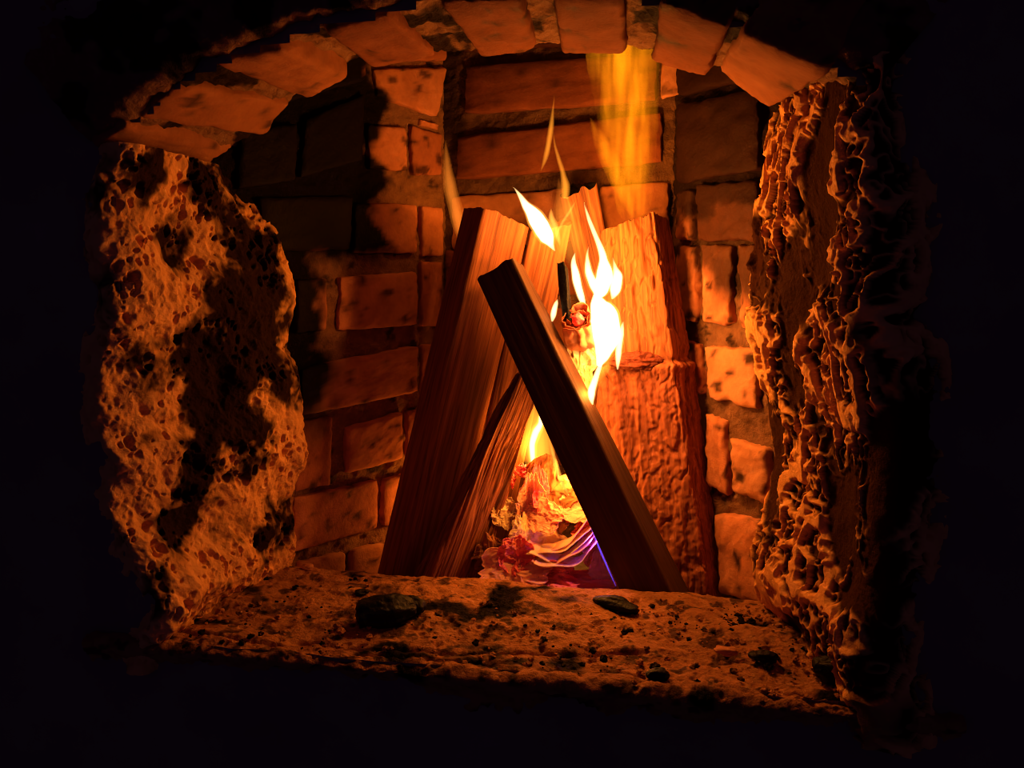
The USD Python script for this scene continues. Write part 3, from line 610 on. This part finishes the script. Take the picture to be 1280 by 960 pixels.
# ------------------------------------------------------------------ flames: closed soft-edged volumes, and the light they give
def flame(label, pts, mat, flat=.55, sides=28, n=60, wob=.0012, seed=0, inner=None, name='flame', fat=1.0):
    """pts: (px, py, depth, half width in px) from root to tip; an ellipse swept along the path, tapered to both ends."""
    q = np.array(pts, float); c = np.array([at(x, y, Y) for x, y, Y, _ in q]); s = np.concatenate([[0], np.cumsum(np.linalg.norm(np.diff(c, axis=0), axis=1))]); s /= s[-1]
    u = np.linspace(0, 1, n); C = np.stack([PchipInterpolator(s, c[:, k])(u) for k in range(3)], -1); w = PchipInterpolator(s, q[:, 3])(u) * fat * .92 / F
    def body(kw):
        ww = w * kw; T = np.gradient(C, axis=0); T /= np.linalg.norm(T, axis=1, keepdims=True)
        E1 = np.cross(T, [0, 1, 0]); E1 /= np.linalg.norm(E1, axis=1, keepdims=True); E2 = np.cross(E1, T)
        a = np.arange(sides) * 2 * np.pi / sides
        V = C[:, None] + ww[:, None, None] * (np.cos(a)[None, :, None] * E1[:, None] + flat * np.sin(a)[None, :, None] * E2[:, None])
        V = V + wob * np.clip(ww / .006, 0, 1)[:, None, None] * 2 * np.stack([fbm(V * [90, 90, 45], 2, seed + k) - .5 for k in range(3)], -1)
        V = np.vstack([V.reshape(-1, 3), C[:1], C[-1:]]); k = n * sides; f = grid_faces(n, sides, True); f = np.vstack([f[:, [0, 1, 2]], f[:, [0, 2, 3]]])
        i = np.arange(sides); j = (i + 1) % sides
        fc = np.vstack([f, np.stack([j, i, 0 * i + k], 1), np.stack([(n - 1) * sides + i, (n - 1) * sides + j, 0 * i + k + 1], 1)])
        a3 = V[fc]; vol = np.einsum('ij,ij->i', a3[:, 0] - C[0], np.cross(a3[:, 1] - C[0], a3[:, 2] - C[0])).sum()
        return V, fc if vol > 0 else fc[:, ::-1]
    t = thing(name, label, 'flame')
    for nm, k in (('outer_flame', 1.0), ('middle_flame', .72), ('inner_flame', .42)): obj(nm, body(k), M[mat], t)
    if inner: obj('hot_core', body(inner[1]), M[inner[0]], t)
    return t

def glow(parent, px, py, Y, r, power):
    l = UsdLux.SphereLight.Define(stage, fresh(str(parent.GetPath()), 'fire_glow'))
    l.CreateRadiusAttr(r); l.CreateIntensityAttr(power); l.CreateColorAttr(Gf.Vec3f(*FIRE))
    l.AddTranslateOp().Set(Gf.Vec3d(*at(px, py, Y)))

YF = .266
f1 = flame('white pointed flame licking up to the left above the front billet', [(694, 314, .29, .4), (690, 308, .29, 3), (684, 296, .29, 9), (672, 276, .29, 10), (657, 256, .29, 5), (648, 242, .29, 2), (642, 234, .29, .3)], 'yellow_fire', inner=('white_fire', .8), seed=1, fat=1.25)
f2 = flame('yellow stubby flame just right of the white pointed one', [(700, 308, .30, .4), (697, 296, .30, 4), (692, 281, .30, 5.5), (689, 269, .30, 3.5), (689, 260, .30, .3)], 'yellow_fire', seed=2)
f3 = flame('thin orange flame crossing in front of the back log', [(694, 300, .32, .5), (700, 284, .32, 2), (712, 264, .32, 2), (720, 251, .32, .3)], 'yellow_fire', seed=3)
f4 = flame('white flame with a long curved tip against the right log', [(744, 373, YF, 2), (751, 360, YF, 10), (756, 344, YF, 9.5), (754, 323, YF, 5), (745, 296, YF, 3), (736, 274, YF, 2.2), (730, 254, YF, .3)], 'yellow_fire', inner=('white_fire', .82), seed=4, fat=1.2)
f5 = flame('white flame lobe at the right edge of the fire, on the right log', [(765, 374, YF, 1), (770, 360, YF, 8), (772, 346, YF, 7), (769, 334, YF, 3), (766, 322, YF, .3)], 'yellow_fire', inner=('white_fire', .8), seed=5)
f6 = flame('yellow curved flame just left of the long tipped one', [(750, 370, YF, 3), (741, 354, YF, 6), (735, 336, YF, 4.5), (734, 320, YF, 2), (736, 308, YF, .3)], 'yellow_fire', inner=('white_fire', .7), seed=6, fat=1.2)
f7 = flame('largest white flame in the middle of the fire', [(748, 458, YF, 3), (754, 440, YF, 10), (758, 418, YF, 17), (756, 398, YF, 17), (748, 380, YF, 10), (743, 368, YF, 2)], 'yellow_fire', inner=('white_fire', .86), seed=7, fat=1.15)
f8 = flame('white flame edge rising at the right of the largest flame', [(772, 462, YF, 1), (773, 440, YF, 4), (776, 420, YF, 4), (779, 402, YF, .5)], 'yellow_fire', inner=('white_fire', .7), seed=8, fat=1.3)
f9 = flame('white flame at the lowest gap between front billet and right log', [(741, 506, .272, 1), (739, 490, .272, 5), (744, 474, .272, 4), (752, 452, .272, 2.5), (764, 430, .272, 1)], 'yellow_fire', inner=('white_fire', .75), seed=9, fat=1.25)
f10 = flame('white sliver of flame between the charred stick and the back log', [(732, 388, .30, 1), (726, 368, .30, 4.5), (720, 346, .30, 5), (717, 328, .30, 3), (719, 316, .30, .4)], 'yellow_fire', inner=('white_fire', .8), seed=10, fat=1.3)
f11 = flame('tiny white flame beside the top corner of the front billet', [(690, 402, .285, 1), (692, 392, .285, 3.5), (695, 380, .285, 2.5), (697, 374, .285, .3)], 'yellow_fire', inner=('white_fire', .8), seed=11, fat=1.3)
f12 = flame('small yellow-white flame on top of the paper pile', [(668, 588, .318, 2.5), (666, 574, .318, 6), (665, 558, .318, 7), (669, 542, .318, 8), (676, 527, .318, 6), (674, 510, .318, .5)], 'yellow_fire', inner=('white_fire', .55), seed=12)
f13 = flame('yellow haze of flame under the crossing of the logs', [(670, 590, .330, 8), (672, 565, .330, 24), (672, 535, .330, 20), (664, 505, .330, 4)], 'orange_fire', seed=13)
f14 = flame('curved yellow flame sliding down the inner edge of the front billet', [(712, 620, .266, .6), (704, 606, .266, 3), (697, 588, .266, 4), (692, 570, .268, 3), (686, 548, .270, .6)], 'yellow_fire', seed=14)
f15 = flame('tall orange sheet of flame rising behind the right log to the arch', [(796, 282, .395, 6), (793, 262, .395, 22), (790, 220, .390, 30), (786, 160, .380, 38), (780, 100, .370, 44), (776, 50, .360, 46), (772, 10, .345, 30)], 'faint_fire', flat=.25, seed=15, wob=.003)
f16 = flame('slanting orange flame left of the tall sheet of flame', [(792, 272, .398, 3), (778, 238, .398, 10), (762, 200, .398, 13), (748, 170, .398, 8), (738, 148, .398, 1)], 'faint_fire', flat=.5, seed=16)
f17 = flame('thin forked orange flame above the middle of the stack, left prong', [(676, 214, .37, .5), (684, 190, .37, 4), (688, 165, .37, 4), (691, 140, .37, 2), (693, 118, .37, .3)], 'amber_fire', seed=17)
f18 = flame('thin orange flame rising from the top of the back log', [(706, 248, .365, 5), (707, 236, .365, 6), (704, 218, .365, 4), (698, 198, .365, 3), (693, 178, .365, 1.5), (692, 165, .365, .3)], 'amber_fire', seed=18)
f19 = flame('faint orange flame climbing behind the tall left log', [(582, 310, .41, 4), (572, 272, .41, 11), (563, 235, .41, 10), (559, 205, .41, 6), (557, 175, .41, .6)], 'wisp_fire', flat=.8, seed=19)
f20 = flame('orange veil of flame over the back log and the middle of the stack', [(722, 350, .335, .5), (716, 328, .335, 8), (711, 300, .335, 18), (706, 270, .335, 17), (701, 242, .335, 7), (698, 222, .335, .5)], 'wisp_fire', seed=20)
f21 = flame('thin blue flame along the lower left edge of the front billet', [(770, 733, .240, .6), (758, 706, .244, 1.3), (747, 680, .248, 1.5), (738, 655, .252, 1.0), (734, 640, .254, .3)], 'blue_fire', seed=21, wob=.0003)
f22 = flame('orange flame tail inside the lower part of the largest flame', [(736, 500, .27, 2), (746, 478, .27, 6), (757, 455, .27, 7), (764, 430, .27, 3)], 'orange_fire', seed=22)
f23 = flame('orange flame burning low behind the two left logs', [(540, 700, .400, 3), (546, 665, .400, 9), (550, 610, .400, 9), (560, 560, .400, 6), (566, 520, .400, .6)], 'orange_fire', seed=23)
K = 0.55
glow(f23, 548, 630, .400, .010, 120 * K)
glow(f19, 571, 262, .410, .010, 22 * K)
glow(f7, 755, 412, .262, .010, 420 * K)
glow(f4, 757, 345, .262, .010, 340 * K)
glow(f4, 741, 284, .284, .010, 480 * K)
glow(f1, 682, 286, .312, .006, 260 * K)
glow(f9, 741, 488, .276, .004, 420 * K)
bl = UsdLux.SphereLight.Define(stage, fresh(str(f21.GetPath()), 'blue_glow')); bl.CreateRadiusAttr(.003); bl.CreateIntensityAttr(110 * K); bl.CreateColorAttr(Gf.Vec3f(0.45, 0.06, 1.0)); bl.AddTranslateOp().Set(Gf.Vec3d(*at(738, 676, .256)))
glow(f15, 784, 200, .380, .014, 14 * K)
glow(f12, 666, 562, .318, .004, 1000 * K)
glow(f14, 693, 590, .264, .004, 700 * K)
glow(f14, 708, 613, .262, .003, 700 * K)
glow(f13, 706, 600, .300, .004, 700 * K)

# ------------------------------------------------------------------ charcoal and rubble on the ledge
def lump(seed, sx, sy, sz, rough=.5, sub=3):
    m = trimesh.creation.icosphere(sub, 1.0); v = m.vertices
    cell = meshkit.noise(v * 1.6 + seed, seed)
    v = v * (.65 + rough * cell + .25 * (ridged(v * 2.3 + seed, 2, seed) - .5))[:, None]
    return v * [sx, sy, sz], m.faces
for k, (px, py, sx, sy, sz, rot, lab) in enumerate([
    (484, 772, .034, .019, .018, .5, 'big black charcoal lump on the left half of the ledge'),
    (514, 762, .016, .011, .011, .2, 'small black charcoal piece touching the big lump on the ledge'),
    (770, 758, .026, .011, .008, -.3, 'flat shiny charcoal piece on the ledge below the front billet'),
    (1040, 842, .020, .013, .011, -.3, 'charcoal lump on the right end of the ledge near the right cheek'),
    (822, 846, .010, .007, .006, .1, 'charcoal bit near the front edge of the ledge, right of the middle'),
    (955, 822, .013, .008, .005, .0, 'charcoal crumb in the right part of the ledge beside the pale chip'),
    (452, 742, .008, .006, .004, .4, 'little charcoal crumb on the ledge below the left log')]):
    v, f = lump(200 + k, sx, sy, sz); c, s = math.cos(rot), math.sin(rot); v = v @ np.array([[c, s, 0], [-s, c, 0], [0, 0, 1]])
    tag(obj('charcoal', (v + atz(px, py, .004) + [0, 0, sz * .35], f), M['char']), lab, 'charcoal', 'charcoal on the ledge')
for k, (px, py, sx, sy, sz, lab) in enumerate([(384, 711, .008, .006, .004, 'pale flat chip at the left end of the ledge by the inner edge'), (908, 816, .012, .006, .004, 'pale flat chip on the right part of the ledge')]):
    v, f = lump(300 + k, sx, sy, sz); tag(obj('stone_chip', (v + atz(px, py, .003) + [0, 0, sz * .5], f), M['brick_pale'], attr={'soot_shade': np.zeros(len(v))}), lab, 'stone chip')
r = np.random.default_rng(8); VV, FF, n0 = [], [], 0
base = trimesh.creation.icosphere(1, 1.0)
for k in range(900):
    if k < 600: p = np.array([r.uniform(-.36, .32), r.uniform(.01, .19), .001])
    else: p = np.array([r.normal(.20, .05), r.normal(.155, .02), .001])
    if not (-.37 + p[1] * .2 < p[0] < .30 - p[1] * .27): continue
    s = .0008 + .0032 * r.uniform() ** 3
    v = base.vertices * (s * (.6 + .8 * r.uniform(size=(len(base.vertices), 1)))) * [1, 1, .7]
    VV.append(v + p + [0, 0, s * .2]); FF.append(base.faces + n0); n0 += len(v)
V = np.vstack(VV)
o = obj('rubble', (V, np.vstack(FF)), M['ledge'], attr={'soot_shade': sstep(.5, .6, fbm(V * 40, 2, 3))}, smooth=False)
tag(o, 'crumbs of mortar, ash and grit strewn over the ledge', 'rubble', kind='stuff')
